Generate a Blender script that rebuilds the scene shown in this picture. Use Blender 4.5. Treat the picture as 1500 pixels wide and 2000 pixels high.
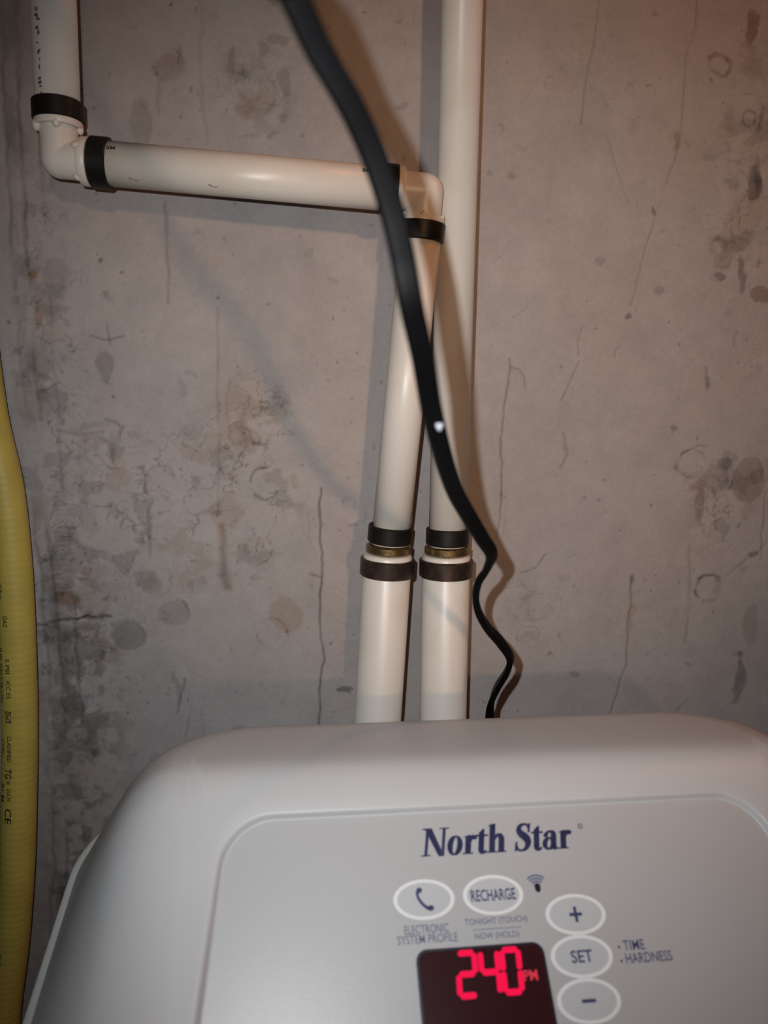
import bpy, math, random
import numpy as np
from math import sin, cos, tan, pi, radians, sqrt, atan2
from mathutils import Vector, Matrix

for o in list(bpy.data.objects):
    bpy.data.objects.remove(o, do_unlink=True)
SC = bpy.context.scene
COL = SC.collection
random.seed(7)

# ------------------------------------------------------------------ camera
FPX = 1500.0                       # focal length in pixels of the 1500x2000 frame
ZC = 1.35                          # height of the lens above the floor
PSI, TH, RHO = radians(6.5), radians(8.5), radians(0.63)
CF = Vector((sin(PSI)*cos(TH), cos(PSI)*cos(TH), -sin(TH)))
R0 = Vector((cos(PSI), -sin(PSI), 0)); U0 = R0.cross(CF)
CR = R0*cos(RHO) + U0*sin(RHO); CU = U0*cos(RHO) - R0*sin(RHO)
ORG = Vector((0, 0, ZC))
cam_d = bpy.data.cameras.new('camera'); cam = bpy.data.objects.new('camera', cam_d); COL.objects.link(cam)
cam.matrix_world = Matrix(((CR.x, CU.x, -CF.x, 0), (CR.y, CU.y, -CF.y, 0), (CR.z, CU.z, -CF.z, ZC), (0, 0, 0, 1)))
cam_d.sensor_fit = 'VERTICAL'; cam_d.sensor_height = 36.0; cam_d.sensor_width = 27.0; cam_d.lens = 27.0
cam_d.clip_start = 0.005; cam_d.clip_end = 50
cam_d.dof.use_dof = True; cam_d.dof.focus_distance = 0.452; cam_d.dof.aperture_fstop = 9.0
SC.camera = cam

def ray(px, py): return CF + CR*((px-750)/FPX) - CU*((py-1000)/FPX)
def at(px, py, Y):                 # the point of the vertical plane y = Y under a photo pixel
    d = ray(px, py); return ORG + d*(Y/d.y)
def on_plane(px, py, p, n):
    d = ray(px, py); return ORG + d*((p-ORG).dot(n)/d.dot(n))
def pix(p):
    q = p-ORG; z = q.dot(CF); return 750+FPX*q.dot(CR)/z, 1000-FPX*q.dot(CU)/z, z

# ------------------------------------------------------------------ world and lights
SC.view_settings.view_transform = 'Standard'; SC.view_settings.look = 'None'
SC.view_settings.exposure = 0.0; SC.view_settings.gamma = 1.0
SC.view_settings.use_curve_mapping = False
w = bpy.data.worlds.new('basement_air'); SC.world = w; w.use_nodes = True
w.node_tree.nodes['Background'].inputs[0].default_value = (0.9, 0.9, 1.0, 1)
w.node_tree.nodes['Background'].inputs[1].default_value = 0.012

def lamp(name, kind, loc, energy, color, radius, aim=None, size=None, blend=1.0):
    d = bpy.data.lights.new(name, kind); d.energy = energy; d.color = color; d.shadow_soft_size = radius
    if kind == 'SPOT': d.spot_size = size; d.spot_blend = blend
    o = bpy.data.objects.new(name, d); COL.objects.link(o); o.location = loc
    if aim is not None: o.rotation_euler = (Vector(aim)-Vector(loc)).to_track_quat('-Z', 'Y').to_euler()
    return o
# the phone's flash, beside and above its lens
FL = ORG - CR*0.018 + CU*0.018
lamp('phone_flash', 'SPOT', FL, 5.1, (0.935, 0.97, 1.0), 0.002, aim=at(800, 1040, 0.485), size=radians(101), blend=1.0)
# warm bulb behind the photographer's right; narrow cone added to grey the left wall
lamp('narrowed_bulb', 'SPOT', (0.205, -1.15, ZC+0.14), 30.0, (1.0, 0.58, 0.34), 0.032, aim=at(950, 620, 0.485), size=radians(23), blend=1.0)
# weak orange light, added unseen up right near the wall to warm that corner
lamp('added_side_light', 'POINT', (0.62, 0.22, ZC+0.58), 3.6, (1.0, 0.34, 0.09), 0.03)

# ------------------------------------------------------------------ materials
def rgb(r, g, b):
    f = lambda c: (c/255/12.92) if c/255 <= 0.04045 else ((c/255+0.055)/1.055)**2.4
    return (f(r), f(g), f(b), 1)
def mat(name, color, rough=0.5, metal=0.0, noise=None, bump=None, emis=None, coat=0.0, spec=0.5, sss=0.0):
    """noise = (scale, second colour, low, high); bump = (scale, strength, distance)"""
    m = bpy.data.materials.new(name); m.use_nodes = True; nt = m.node_tree; N = nt.nodes; L = nt.links
    b = N['Principled BSDF']
    b.inputs['Base Color'].default_value = color; b.inputs['Roughness'].default_value = rough
    b.inputs['Metallic'].default_value = metal; b.inputs['Coat Weight'].default_value = coat
    b.inputs['Specular IOR Level'].default_value = spec
    if sss:
        b.inputs['Subsurface Weight'].default_value = sss; b.inputs['Subsurface Radius'].default_value = (0.003, 0.002, 0.0015)
        b.inputs['Subsurface Scale'].default_value = 1.0
    tc = N.new('ShaderNodeTexCoord')
    if noise:
        n = N.new('ShaderNodeTexNoise'); n.inputs['Scale'].default_value = noise[0]; n.inputs['Detail'].default_value = 5
        L.new(tc.outputs['Object'], n.inputs['Vector'])
        r = N.new('ShaderNodeMapRange'); r.inputs[1].default_value = noise[2]; r.inputs[2].default_value = noise[3]
        L.new(n.outputs['Fac'], r.inputs[0])
        x = N.new('ShaderNodeMix'); x.data_type = 'RGBA'; x.inputs[6].default_value = color; x.inputs[7].default_value = noise[1]
        L.new(r.outputs[0], x.inputs[0]); L.new(x.outputs[2], b.inputs['Base Color'])
    if bump:
        n2 = N.new('ShaderNodeTexNoise'); n2.inputs['Scale'].default_value = bump[0]; n2.inputs['Detail'].default_value = 4
        L.new(tc.outputs['Object'], n2.inputs['Vector'])
        bp = N.new('ShaderNodeBump'); bp.inputs['Strength'].default_value = bump[1]; bp.inputs['Distance'].default_value = bump[2]
        L.new(n2.outputs['Fac'], bp.inputs['Height']); L.new(bp.outputs[0], b.inputs['Normal'])
    if emis:
        b.inputs['Emission Color'].default_value = emis[0]; b.inputs['Emission Strength'].default_value = emis[1]
    return m

M = {}
M['pipe'] = mat('cream_plastic', (0.64, 0.60, 0.54, 1), 0.36, noise=(26, (0.58, 0.53, 0.45, 1), 0.52, 0.78), spec=0.4)
M['elbow'] = mat('ivory_plastic', (0.62, 0.58, 0.52, 1), 0.36, spec=0.4)
M['ring'] = mat('blackened_copper', (0.008, 0.0075, 0.007, 1), 0.45, 0.0, noise=(90, (0.016, 0.013, 0.011, 1), 0.45, 0.7), spec=0.2)
M['ring_brown'] = mat('tarnished_copper', (0.030, 0.020, 0.016, 1), 0.38, 0.35, noise=(120, (0.10, 0.048, 0.03, 1), 0.48, 0.75))
M['brass'] = mat('tarnished_brass', (0.20, 0.14, 0.06, 1), 0.34, 0.85, noise=(260, (0.42, 0.30, 0.12, 1), 0.5, 0.7), bump=(700, 0.3, 0.0004))
M['cord'] = mat('black_rubber', (0.0016, 0.0017, 0.002, 1), 0.5, noise=(60, (0.0024, 0.0026, 0.0032, 1), 0.4, 0.7), spec=0.08)
M['speck'] = mat('white_paint', (0.30, 0.32, 0.36, 1), 0.9)
M['hose'] = mat('yellow_jacket', (0.46, 0.36, 0.075, 1), 0.5, noise=(45, (0.40, 0.31, 0.065, 1), 0.4, 0.7), spec=0.35)
M['ink'] = mat('black_ink', (0.012, 0.012, 0.012, 1), 0.6)
M['red_ink'] = mat('maroon_ink', (0.16, 0.07, 0.06, 1), 0.6)
M['smudge'] = mat('brown_smear', (0.22, 0.17, 0.12, 1), 0.7)
M['cover'] = mat('pale_grey_plastic', (0.45, 0.45, 0.45, 1), 0.42, noise=(9, (0.42, 0.42, 0.42, 1), 0.4, 0.75), bump=(900, 0.05, 0.0002), spec=0.35)
M['cabinet'] = mat('almond_plastic', (0.55, 0.54, 0.52, 1), 0.5, spec=0.3)
M['panel'] = mat('satin_grey_label', (0.39, 0.39, 0.39, 1), 0.36, bump=(2300, 0.16, 0.0003), spec=0.75)
M['button'] = mat('button_grey', (0.44, 0.45, 0.46, 1), 0.45)
M['button_ring'] = mat('button_white', (0.68, 0.68, 0.68, 1), 0.5)
M['navy'] = mat('navy_print', (0.028, 0.036, 0.115, 1), 0.6)
M['greyprint'] = mat('slate_print', (0.10, 0.115, 0.19, 1), 0.6)
M['bezel'] = mat('navy_bezel', (0.008, 0.008, 0.022, 1), 0.35)
M['screen'] = mat('red_black_screen', (0.022, 0.006, 0.008, 1), 0.22, spec=0.5, emis=((1, 0.05, 0.06, 1), 0.006))
M['digit'] = mat('red_led', (0.02, 0.0, 0.0, 1), 0.6, emis=((1.0, 0.004, 0.07, 1), 0.9), spec=0.1)
M['digit_dim'] = mat('red_led_small', (0.2, 0.0, 0.01, 1), 0.5, emis=((1.0, 0.03, 0.075, 1), 0.45))

# ------------------------------------------------------------------ object helpers
def tag(o, label, cat, group=None):
    o['label'] = label; o['category'] = cat
    if group: o['group'] = group
    return o
def thing(name, loc, label, cat):
    o = bpy.data.objects.new(name, None); COL.objects.link(o); o.location = loc; o.empty_display_size = 0.05
    return tag(o, label, cat)
def obj(name, V, Fc, m, parent=None, smooth=True, label=None):
    me = bpy.data.meshes.new(name); me.from_pydata([tuple(v) for v in V], [], Fc); me.update()
    me.materials.append(M[m] if isinstance(m, str) else m)
    if smooth: me.polygons.foreach_set('use_smooth', [True]*len(me.polygons))
    o = bpy.data.objects.new(name, me); COL.objects.link(o)
    if parent:
        o.parent = parent
        p = Vector(); q = parent
        while q: p += q.location; q = q.parent
        me.transform(Matrix.Translation(-p))           # meshes are written in world coordinates
    if label: o['label'] = label
    return o
def auto_smooth(o, deg=35):
    me = o.data; e = []
    import bmesh
    bm = bmesh.new(); bm.from_mesh(me)
    for ed in bm.edges:
        ed.smooth = not (len(ed.link_faces) == 2 and ed.calc_face_angle(0) > radians(deg))
    bm.to_mesh(me); bm.free(); return o

def spline(P, n=10):
    """Catmull-Rom through the rows of P (any number of columns)"""
    P = np.asarray(P, float); Q = np.vstack([2*P[0]-P[1], P, 2*P[-1]-P[-2]]); out = []
    for i in range(1, len(Q)-2):
        for t in np.linspace(0, 1, n, endpoint=False):
            a, b, c, d = Q[i-1], Q[i], Q[i+1], Q[i+2]
            out.append(0.5*((2*b)+(-a+c)*t+(2*a-5*b+4*c-d)*t*t+(-a+3*b-3*c+d)*t**3))
    out.append(Q[-2]); return np.array(out)
def frames(P, ref=Vector((0, -1, 0))):
    res = []
    for i in range(len(P)):
        t = Vector(P[min(i+1, len(P)-1)]) - Vector(P[max(i-1, 0)]); t.normalize()
        nrm = ref - t*ref.dot(t)
        if nrm.length < 1e-4: nrm = Vector((0, 0, 1)) - t*t.z
        nrm.normalize(); res.append((t, nrm, t.cross(nrm)))
    return res
def sweep(P, prof, twist=None, cap=True):
    """prof(i) -> list of (a, b): a along t x n, b along n"""
    fr = frames(P); V = []; Fc = []; k = None
    for i, p in enumerate(P):
        t, n, s = fr[i]; pr = prof(i); k = len(pr)
        ph = twist[i] if twist is not None else 0.0
        for a, b in pr:
            aa = a*cos(ph)-b*sin(ph); bb = a*sin(ph)+b*cos(ph)
            V.append(Vector(p) + s*aa + n*bb)
    for i in range(len(P)-1):
        for j in range(k):
            q = (j+1) % k
            Fc.append((i*k+j, i*k+q, (i+1)*k+q, (i+1)*k+j))
    if cap:
        Fc.append(tuple(range(k))[::-1]); Fc.append(tuple(range((len(P)-1)*k, len(P)*k)))
    return V, Fc
def circ(r, n=40): return [(r*cos(2*pi*j/n), r*sin(2*pi*j/n)) for j in range(n)]
def tube(P, r, n=40): 
    c = circ(r, n); return sweep([Vector(p) for p in P], lambda i: c)
def lathe(p, axis, prof, n=48, close=True):
    """prof: list of (distance along axis, radius), swept round the axis"""
    ax = Vector(axis).normalized(); e = Vector((0, -1, 0)); e = (e-ax*e.dot(ax)).normalized(); g = ax.cross(e)
    V = []; Fc = []; m = len(prof)
    for j in range(n):
        a = 2*pi*j/n; d = e*cos(a)+g*sin(a)
        for h, r in prof: V.append(Vector(p)+ax*h+d*r)
    for j in range(n):
        q = (j+1) % n
        for i in range(m if close else m-1):
            i2 = (i+1) % m
            Fc.append((j*m+i, q*m+i, q*m+i2, j*m+i2))
    return V, Fc
def band(name, p, axis, length, rin, rout, m, parent, bev=0.0006, label=None):
    h = length/2
    V, Fc = lathe(p, axis, [(-h, rin), (-h, rout-bev), (-h+bev, rout), (h-bev, rout), (h, rout-bev), (h, rin)])
    return auto_smooth(obj(name, V, Fc, m, parent, label=label), 40)

# ================================================================== SETTING
YW = 0.485                                         # the concrete face
def W(px, py):
    p = at(px, py, YW); return p.x, p.z
MMPX = 0.00032                                     # metres of wall per photo pixel, about

rng = np.random.default_rng(3)
def vnoise(x, z, cell, seed):
    g = np.random.default_rng(seed).random((160, 160))
    a = x/cell; b = z/cell
    i = np.floor(a).astype(int); j = np.floor(b).astype(int); fa = a-i; fb = b-j
    fa = fa*fa*(3-2*fa); fb = fb*fb*(3-2*fb)
    i %= 160; j %= 160; i1 = (i+1) % 160; j1 = (j+1) % 160
    return (g[i, j]*(1-fa)+g[i1, j]*fa)*(1-fb)+(g[i, j1]*(1-fa)+g[i1, j1]*fa)*fb
def fbm(x, z, cell, seed, o=4):
    s = 0; t = 0
    for k in range(o):
        s = s+vnoise(x+k*1.7, z-k*2.3, cell/2**k, seed+k)*0.5**k; t += 0.5**k
    return s/t

def build_wall():
    fx = np.arange(-0.235, 0.365, 0.0009); fz = np.arange(ZC-0.46, ZC+0.275, 0.0009)
    xs = np.concatenate([np.linspace(-2.6, -0.24, 12), fx, np.linspace(0.37, 2.6, 12)])
    zs = np.concatenate([np.linspace(0, ZC-0.465, 8), fz, np.linspace(ZC+0.28, 2.4, 8)])
    X, Z = np.meshgrid(xs, zs, indexing='xy'); nz, nx = X.shape
    tint = np.ones((nz, nx, 3)); D = np.zeros((nz, nx))          # D: relief towards the room
    n1 = fbm(X, Z, 0.02, 11); n2 = fbm(X, Z, 0.02, 51)
    f2 = fbm(X, Z, 0.005, 61, 3); f3 = fbm(X, Z, 0.005, 71, 3)
    XW = X+(n1-0.5)*0.010+(f2-0.5)*0.0045; ZW = Z+(n2-0.5)*0.010+(f3-0.5)*0.0045                 # warped coordinates for ragged outlines
    fine = fbm(X, Z, 0.006, 91, 3)
    def win(px, py, R):
        cx, cz = W(px, py); R = R*MMPX*1.6+0.012
        i0, i1 = np.searchsorted(zs, [cz-R, cz+R]); j0, j1 = np.searchsorted(xs, [cx-R, cx+R])
        return cx, cz, slice(i0, i1), slice(j0, j1)
    def paint(S, m, col):
        c = np.array(col); tint[S] *= 1-np.clip(m*1.3, 0, 1)[..., None]*(1-c)
    def blob(px, py, rx, rz, amt, col, ang=0, soft=0.2, rag=0.9, dep=0.0):
        cx, cz, si, sj = win(px, py, max(rx, rz)); S = (si, sj)
        dx = (X[S]*(1-rag)+XW[S]*rag-cx)/(rx*MMPX); dz = (Z[S]*(1-rag)+ZW[S]*rag-cz)/(rz*MMPX)
        a = radians(ang); dx, dz = dx*cos(a)-dz*sin(a), dx*sin(a)+dz*cos(a)
        d = np.sqrt(dx*dx+dz*dz); m = np.clip((1+soft-d)/(2*soft), 0, 1); m = m*m*(3-2*m)
        m *= 0.55+0.9*fine[S]*0.9
        m = np.clip(m, 0, 1)
        paint(S, m*amt, col); D[S] += dep*m
    def ring(px, py, rx, rz, wd, amt, col, ang=0, rag=0.6, gap=0.5, dep=-0.0003, seed=0):
        cx, cz, si, sj = win(px, py, max(rx, rz)+wd); S = (si, sj)
        x = X[S]*(1-rag)+XW[S]*rag-cx; z = Z[S]*(1-rag)+ZW[S]*rag-cz
        a = radians(ang); x, z = x*cos(a)-z*sin(a), x*sin(a)+z*cos(a)
        d = np.sqrt((x/(rx*MMPX))**2+(z/(rz*MMPX))**2); th = np.arctan2(z, x)
        k = (d-1)*min(rx, rz)/wd
        m = np.exp(-k*k*2.2)*np.clip(1-gap+gap*1.4*np.sin(th*1.5+seed), 0, 1)*np.clip(0.2+2.2*(f2[S]-0.22), 0.1, 1.3)
        paint(S, np.clip(m*(0.6+0.8*fine[S]), 0, 1)*amt, col); D[S] += dep*m
    def line(pts, wd, amt, col, rag=0.6, dep=-0.0005, brk=0.35, seed=0):
        P = [W(*p) for p in pts]
        ax = [p[0] for p in P]; az = [p[1] for p in P]; R = 0.008
        i0, i1 = np.searchsorted(zs, [min(az)-R, max(az)+R]); j0, j1 = np.searchsorted(xs, [min(ax)-R, max(ax)+R])
        S = (slice(i0, i1), slice(j0, j1))
        x = X[S]+(n1[S]-0.5)*0.009*rag+(fine[S]-0.5)*0.004*rag; z = Z[S]+(n2[S]-0.5)*0.009*rag
        best = np.full(x.shape, 9.0)
        for (xa, za), (xb, zb) in zip(P, P[1:]):
            l2 = (xb-xa)**2+(zb-za)**2+1e-12
            t = np.clip(((x-xa)*(xb-xa)+(z-za)*(zb-za))/l2, 0, 1)
            best = np.minimum(best, np.hypot(x-xa-t*(xb-xa), z-za-t*(zb-za)))
        k = best/(wd*MMPX); m = np.exp(-k*k)
        m *= np.clip(1-brk+brk*2.2*(vnoise(X[S], Z[S], 0.012, 300+seed)-0.25), 0, 1)
        paint(S, m*amt, col); D[S] += dep*m
    dk = (0.42, 0.41, 0.42); gy = (0.62, 0.62, 0.63); br = (0.58, 0.47, 0.38); rust = (0.62, 0.42, 0.27); pale = (1.18, 1.13, 1.08); tan_ = (1.02, 0.90, 0.76)
    # broad mottling of the pour
    big = fbm(X, Z, 0.16, 7, 3); mid = fbm(X, Z, 0.035, 23, 4)
    tint *= (1+0.16*(big-0.5)+0.14*(mid-0.5)+0.07*(fine-0.5))[..., None]
    warm = fbm(X, Z, 0.09, 77, 3)-0.5
    tint[..., 0] *= 1+0.05*warm; tint[..., 2] *= 1-0.09*warm
    # vertical form-board seam along the left: a rough raised band
    sx = np.array([W(62, y)[0]+0.0 for y in (0, 500, 1000, 1500, 2000)]); sz = np.array([W(62, y)[1] for y in (0, 500, 1000, 1500, 2000)])
    pxs = [(28, 0), (34, 250), (48, 430), (62, 620), (80, 900), (105, 1150), (130, 1450), (120, 2000)]
    wx = np.interp(-Z, [-W(*p)[1] for p in pxs], [W(*p)[0] for p in pxs])
    seam = X-wx
    bandm = np.exp(-(seam/0.0085)**2)*np.where(np.abs(X) < 0.36, 1, 0)
    rough = fbm(X, Z*0.45, 0.008, 131, 4)
    low = np.clip((ZC-0.02-Z)/0.16, 0, 1)                        # the seam crumbles more further down
    tint *= (1-bandm*np.clip((rough-0.42)*2.6, 0, 1)*(0.38+0.05*low))[..., None]
    D += bandm*(0.0012*(rough-0.45)+0.0008)
    wide = np.exp(-((seam-0.012)/0.024)**2)*low
    tint *= (1-wide*np.clip((fbm(X, Z, 0.006, 171, 4)-0.47)*3.0, 0, 0.4))[..., None]
    D += wide*0.0016*(fbm(X, Z, 0.012, 181, 4)-0.5)
    for off, wd_, am in ((0.0, 0.0010, 0.30), (0.0105, 0.0009, 0.24), (-0.008, 0.0012, 0.2)):
        g = np.exp(-((seam-off+(n1-0.5)*0.005+(f2-0.5)*0.002)/wd_)**2)*np.where(np.abs(X) < 0.36, 1, 0)*np.clip((fbm(X, Z*.4, .02, 205, 3)-.35)*4, 0, 1)
        tint *= (1-am*g)[..., None]; D -= 0.0009*g
    # low left corner: the flash's falloff darkened into the tint
    corner_shade = np.clip((W(60, 1000)[1]-Z)/0.2, 0, 1)*np.clip((W(420, 1200)[0]-X)/0.12, 0, 1)
    tint *= (1-0.25*corner_shade)[..., None]
    for y in range(960, 1160, 9):                               # combed horizontal scratches beside the seam
        line([(102+random.uniform(-4, 4), y), (140+random.uniform(-8, 10), y+random.uniform(-3, 3))], 1.6, 0.35, gy, rag=0.2, dep=-0.0003, seed=y)
    blob(128, 1165, 26, 14, 0.55, rust, -12); blob(72, 612, 7, 26, 0.5, rust); blob(66, 533, 7, 7, 0.7, (0.8, 0.5, 0.25))
    blob(103, 655, 20, 24, 0.35, tan_); blob(112, 540, 24, 36, 0.35, gy, 25); blob(90, 600, 26, 10, 0.35, (0.75, 0.62, 0.5))
    blob(150, 1205, 22, 7, 0.8, (1.5, 1.5, 1.5), -8, rag=1.0); blob(147, 1190, 6, 6, 0.9, (1.8, 1.8, 1.8), rag=1)
    line([(92, 1218), (130, 1210), (168, 1204), (215, 1208)], 3.5, 0.85, dk, dep=-0.0012, seed=1); line([(62, 1220), (92, 1222)], 3, 0.8, dk, seed=2)
    line([(135, 1206), (150, 1210), (172, 1201)], 1.5, 0.8, (0.15, 0.15, 0.15), rag=.2, dep=-.001, seed=4)
    blob(110, 1240, 40, 18, 0.45, dk, 10, rag=1); blob(175, 1225, 20, 10, 0.4, dk, 20, rag=1); blob(130, 1300, 14, 60, 0.35, dk, 5, rag=1)
    blob(188, 1475, 10, 12, 0.55, rust); blob(86, 1380, 12, 28, 0.35, (0.72, 0.55, 0.45)); blob(55, 1060, 9, 12, .4, (0.72, .6, .5)); blob(172, 1120, 5, 12, 0.45, rust)
    # round air-bubble and tie marks
    blob(252, 1243, 32, 29, 0.62, (0.60, 0.60, 0.59), soft=0.08, rag=0.15, dep=-0.0004); ring(252, 1243, 32, 29, 2.2, 0.35, dk, gap=0.2)
    blob(340, 1198, 30, 26, 0.40, gy, soft=0.1, rag=0.3); ring(340, 1200, 31, 29, 3, 0.55, dk, gap=0.6, seed=1)
    ring(500, 1070, 32, 32, 3, 0.55, br, gap=0.5, seed=2); blob(500, 1070, 24, 24, 0.15, br)
    ring(528, 1238, 31, 32, 3, 0.55, br, gap=0.5, seed=.5); blob(556, 1200, 34, 34, 0.30, tan_, soft=.1, rag=0.8); blob(556, 1200, 34, 34, 0.25, br, soft=.1, rag=0.8)
    ring(518, 945, 30, 30, 4, 0.6, dk, gap=0.55, seed=4); ring(508, 832, 38, 34, 5, 0.55, dk, gap=.7, seed=5); ring(452, 870, 26, 26, 4, 0.5, dk, gap=.7, seed=2)
    ring(388, 982, 28, 26, 3, 0.42, gy, gap=.3, seed=4); ring(313, 943, 32, 32, 4, 0.45, gy, gap=.4); ring(187, 890, 36, 36, 6, 0.35, gy, gap=.4)
    ring(692, 1000, 27, 30, 3, 0.45, dk, gap=.6, seed=3); blob(230, 908, 18, 26, 0.28, (0.86, 0.70, 0.58), soft=.12); blob(222, 870, 10, 26, 0.3, gy, -15)
    ring(292, 1142, 38, 30, 4, 0.35, gy, gap=.5, seed=2); blob(295, 1142, 12, 14, 0.25, br); ring(250, 985, 36, 24, 4, .3, gy, gap=.6); ring(150, 930, 30, 40, 5, .3, gy, gap=.5)
    line([(434, 1030), (437, 1085), (436, 1115), (442, 1145)], 8, 0.6, br, rag=0.5, dep=-0.0004, brk=.2, seed=5); blob(424, 1000, 9, 6, 0.5, br)
    blob(343, 1205+140, 7, 38, 0.45, gy, -14); line([(358, 1325), (340, 1390)], 2.2, 0.5, dk, seed=9); line([(360, 1300), (370, 1330), (395, 1322)], 2, .35, pale, seed=8)
    line([(292, 1000), (293, 1085)], 3.5, 0.4, dk, rag=.2, seed=7)
    blob(672, 1344, 9, 6, 0.7, dk); blob(470, 1430, 26, 9, 0.4, gy, 8); line([(372, 1380), (362, 1440)], 3, 0.4, gy, seed=2); line([(395, 1390), (402, 1440)], 3, .35, gy, seed=3)
    for i in range(26):                                          # crumbled honeycomb lower left
        px, py = random.uniform(140, 520), random.uniform(870, 1170); r = random.uniform(8, 26)
        ring(px, py, r, r*random.uniform(.7, 1.1), 2.2, random.uniform(.18, .38), gy, gap=.7, rag=.9, seed=i)
    for i in range(60):
        px, py = random.uniform(85, 330), random.uniform(1160, 1520)
        blob(px, py, random.uniform(1.5, 5), random.uniform(1.5, 4), random.uniform(.2, .5), dk if i % 3 else pale, rag=1)
    # top left
    ring(330, 125, 27, 27, 6, 0.42, br, gap=.4, seed=1); blob(330, 128, 24, 22, 0.38, br, rag=.8); blob(352, 105, 6, 14, .45, br, -20)
    line([(310, 155), (307, 215)], 4, .35, gy, rag=.4, seed=3); blob(275, 240, 16, 40, 0.42, gy, 4, soft=.15); blob(285, 205, 8, 10, .3, gy)
    ring(495, 170, 40, 46, 7, 0.40, gy, gap=.5, seed=2); ring(490, 165, 22, 26, 6, .35, br, gap=.6, seed=4); blob(488, 215, 20, 14, .3, br)
    for p in ((545, 78, 16, 9), (560, 160, 10, 26), (556, 235, 7, 12), (540, 265, 12, 5), (667, 206, 14, 4), (780, 205, 16, 5), (700, 270, 8, 5), (590, 275, 5, 5), (520, 95, 8, 12), (455, 120, 8, 22), (805, 35, 3, 3), (775, 40, 6, 4)):
        blob(p[0], p[1], p[2], p[3], 0.5, gy, rag=.9)
    ring(687, 470, 11, 9, 3, 0.5, gy, gap=.4)
    line([(322, 395), (325, 480), (330, 590)], 3, 0.42, br, rag=.4, seed=6); line([(388, 0), (392, 130), (404, 280)], 2.5, .2, rust, seed=3)  # second line paints the warm fringe along a shadow's edge
    line([(425, 600), (424, 720), (428, 860), (425, 1010)], 2.2, 0.38, br, rag=.3, seed=8); line([(452, 740), (442, 800), (450, 860)], 2, .35, br, seed=9); blob(490, 780, 30, 34, .22, tan_, rag=.8); blob(470, 850, 22, 30, .25, br, rag=.9)
    line([(175, 655), (205, 663), (240, 657)], 1.8, 0.55, dk, rag=.3, seed=1); line([(210, 630), (212, 672)], 1.8, 0.5, dk, rag=.3, seed=2); blob(200, 715, 11, 32, .38, dk, 4, rag=.9); line([(190, 740), (218, 752)], 2, .4, dk, seed=5)
    blob(360, 763, 8, 19, 0.35, gy, -8); blob(198, 506, 6, 5, .55, dk); blob(203, 568, 5, 3, .4, dk); blob(14, 622, 5, 6, .5, dk); ring(390, 475, 12, 20, 3, .3, gy, gap=.7)
    line([(205, 820), (228, 826), (240, 840), (232, 860)], 4, .45, dk, rag=.4, seed=4); line([(112, 840), (150, 848), (200, 843)], 3, .4, br, rag=.5, seed=5)
    line([(625, 955), (623, 1010), (627, 1080), (625, 1180), (629, 1260), (627, 1340), (622, 1420)], 2.2, 0.72, (0.36, 0.30, 0.30), rag=.45, brk=.15, seed=12)
    line([(602, 1000), (600, 1050), (615, 1080)], 1.8, .3, gy, seed=7); line([(605, 1120), (622, 1124)], 3, .5, dk, seed=7)
    line([(535, 740), (560, 800), (555, 850)], 2, .18, gy, seed=1)
    # right of the pipes
    line([(998, 700), (996, 722), (984, 800), (980, 860), (979, 905), (978, 985), (973, 1048)], 2.0, 0.62, dk, rag=.35, brk=.2, seed=21)
    line([(998, 718), (1014, 722), (1024, 737), (1025, 759)], 1.6, 0.5, dk, rag=.15, brk=.1, seed=22); line([(985, 968), (990, 985), (988, 1045)], 2, .35, gy, seed=3)
    line([(1133, 707), (1118, 735), (1107, 762), (1095, 783)], 1.6, 0.45, dk, rag=.2, brk=.1, seed=23)
    line([(1100, 847), (1104, 872), (1110, 888), (1098, 914)], 3, 0.55, gy, rag=.6, seed=24)
    line([(1170, 0), (1158, 90), (1142, 180), (1134, 240)], 1.6, 0.4, dk, rag=.25, brk=.15, seed=25)
    line([(1360, 0), (1357, 60), (1340, 110), (1336, 180), (1329, 262), (1318, 310), (1302, 360)], 1.8, 0.42, br, rag=.25, brk=.2, seed=26); blob(1322, 280, 9, 18, .4, rust, 15)
    line([(1278, 405), (1276, 430), (1260, 490), (1245, 545), (1232, 596)], 1.6, 0.42, dk, rag=.3, seed=27); blob(1275, 412, 5, 8, .5, dk, 20); blob(1247, 402, 5, 3, .5, dk)
    line([(1182, 262), (1194, 300), (1212, 352), (1228, 395)], 1.5, 0.35, dk, rag=.2, seed=28)
    blob(1225, 620, 6, 9, .6, dk, -20); line([(1136, 640), (1132, 672), (1137, 700)], 1.6, .4, dk, seed=3); line([(1205, 700), (1206, 685), (1214, 676)], 2, .45, gy, seed=4)
    line([(1030, 580), (1028, 600), (1012, 615), (1000, 620)], 1.6, .45, gy, rag=.15, seed=5)
    for p in ((974, 253, 10, 12), (1071, 160, 8, 12), (1236, 245, 10, 12), (1232, 170, 7, 11)): ring(p[0], p[1], p[2], p[3], 3, 0.4, gy, gap=.3)
    for p in ((1001, 343, 8), (1237, 100, 4), (1280, 20, 7), (1217, 55, 3), (1288, 450, 6), (1330, 474, 4), (1285, 575, 12), (1332, 648, 4), (1284, 157, 3), (957, 335, 6), (1167, 514, 9)):
        blob(p[0], p[1], p[2], p[2]*.7, 0.45, gy, rag=.8)
    ring(1408, 125, 22, 20, 6, 0.95, (0.50, 0.42, 0.38), ang=30, gap=.25, seed=2); blob(1474, 50, 12, 34, 0.6, (0.5, 0.42, .4), -8, rag=.8)
    ring(1461, 235, 14, 16, 4, .65, dk, gap=.1); blob(1484, 235, 7, 30, .6, dk, soft=.4); blob(1493, 319, 26, 26, .25, (1.2, 1.1, 1.05), soft=.1); blob(1473, 358, 17, 32, .65, dk, 10, rag=.8); blob(1480, 335, 9, 30, .5, dk, -25)
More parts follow.
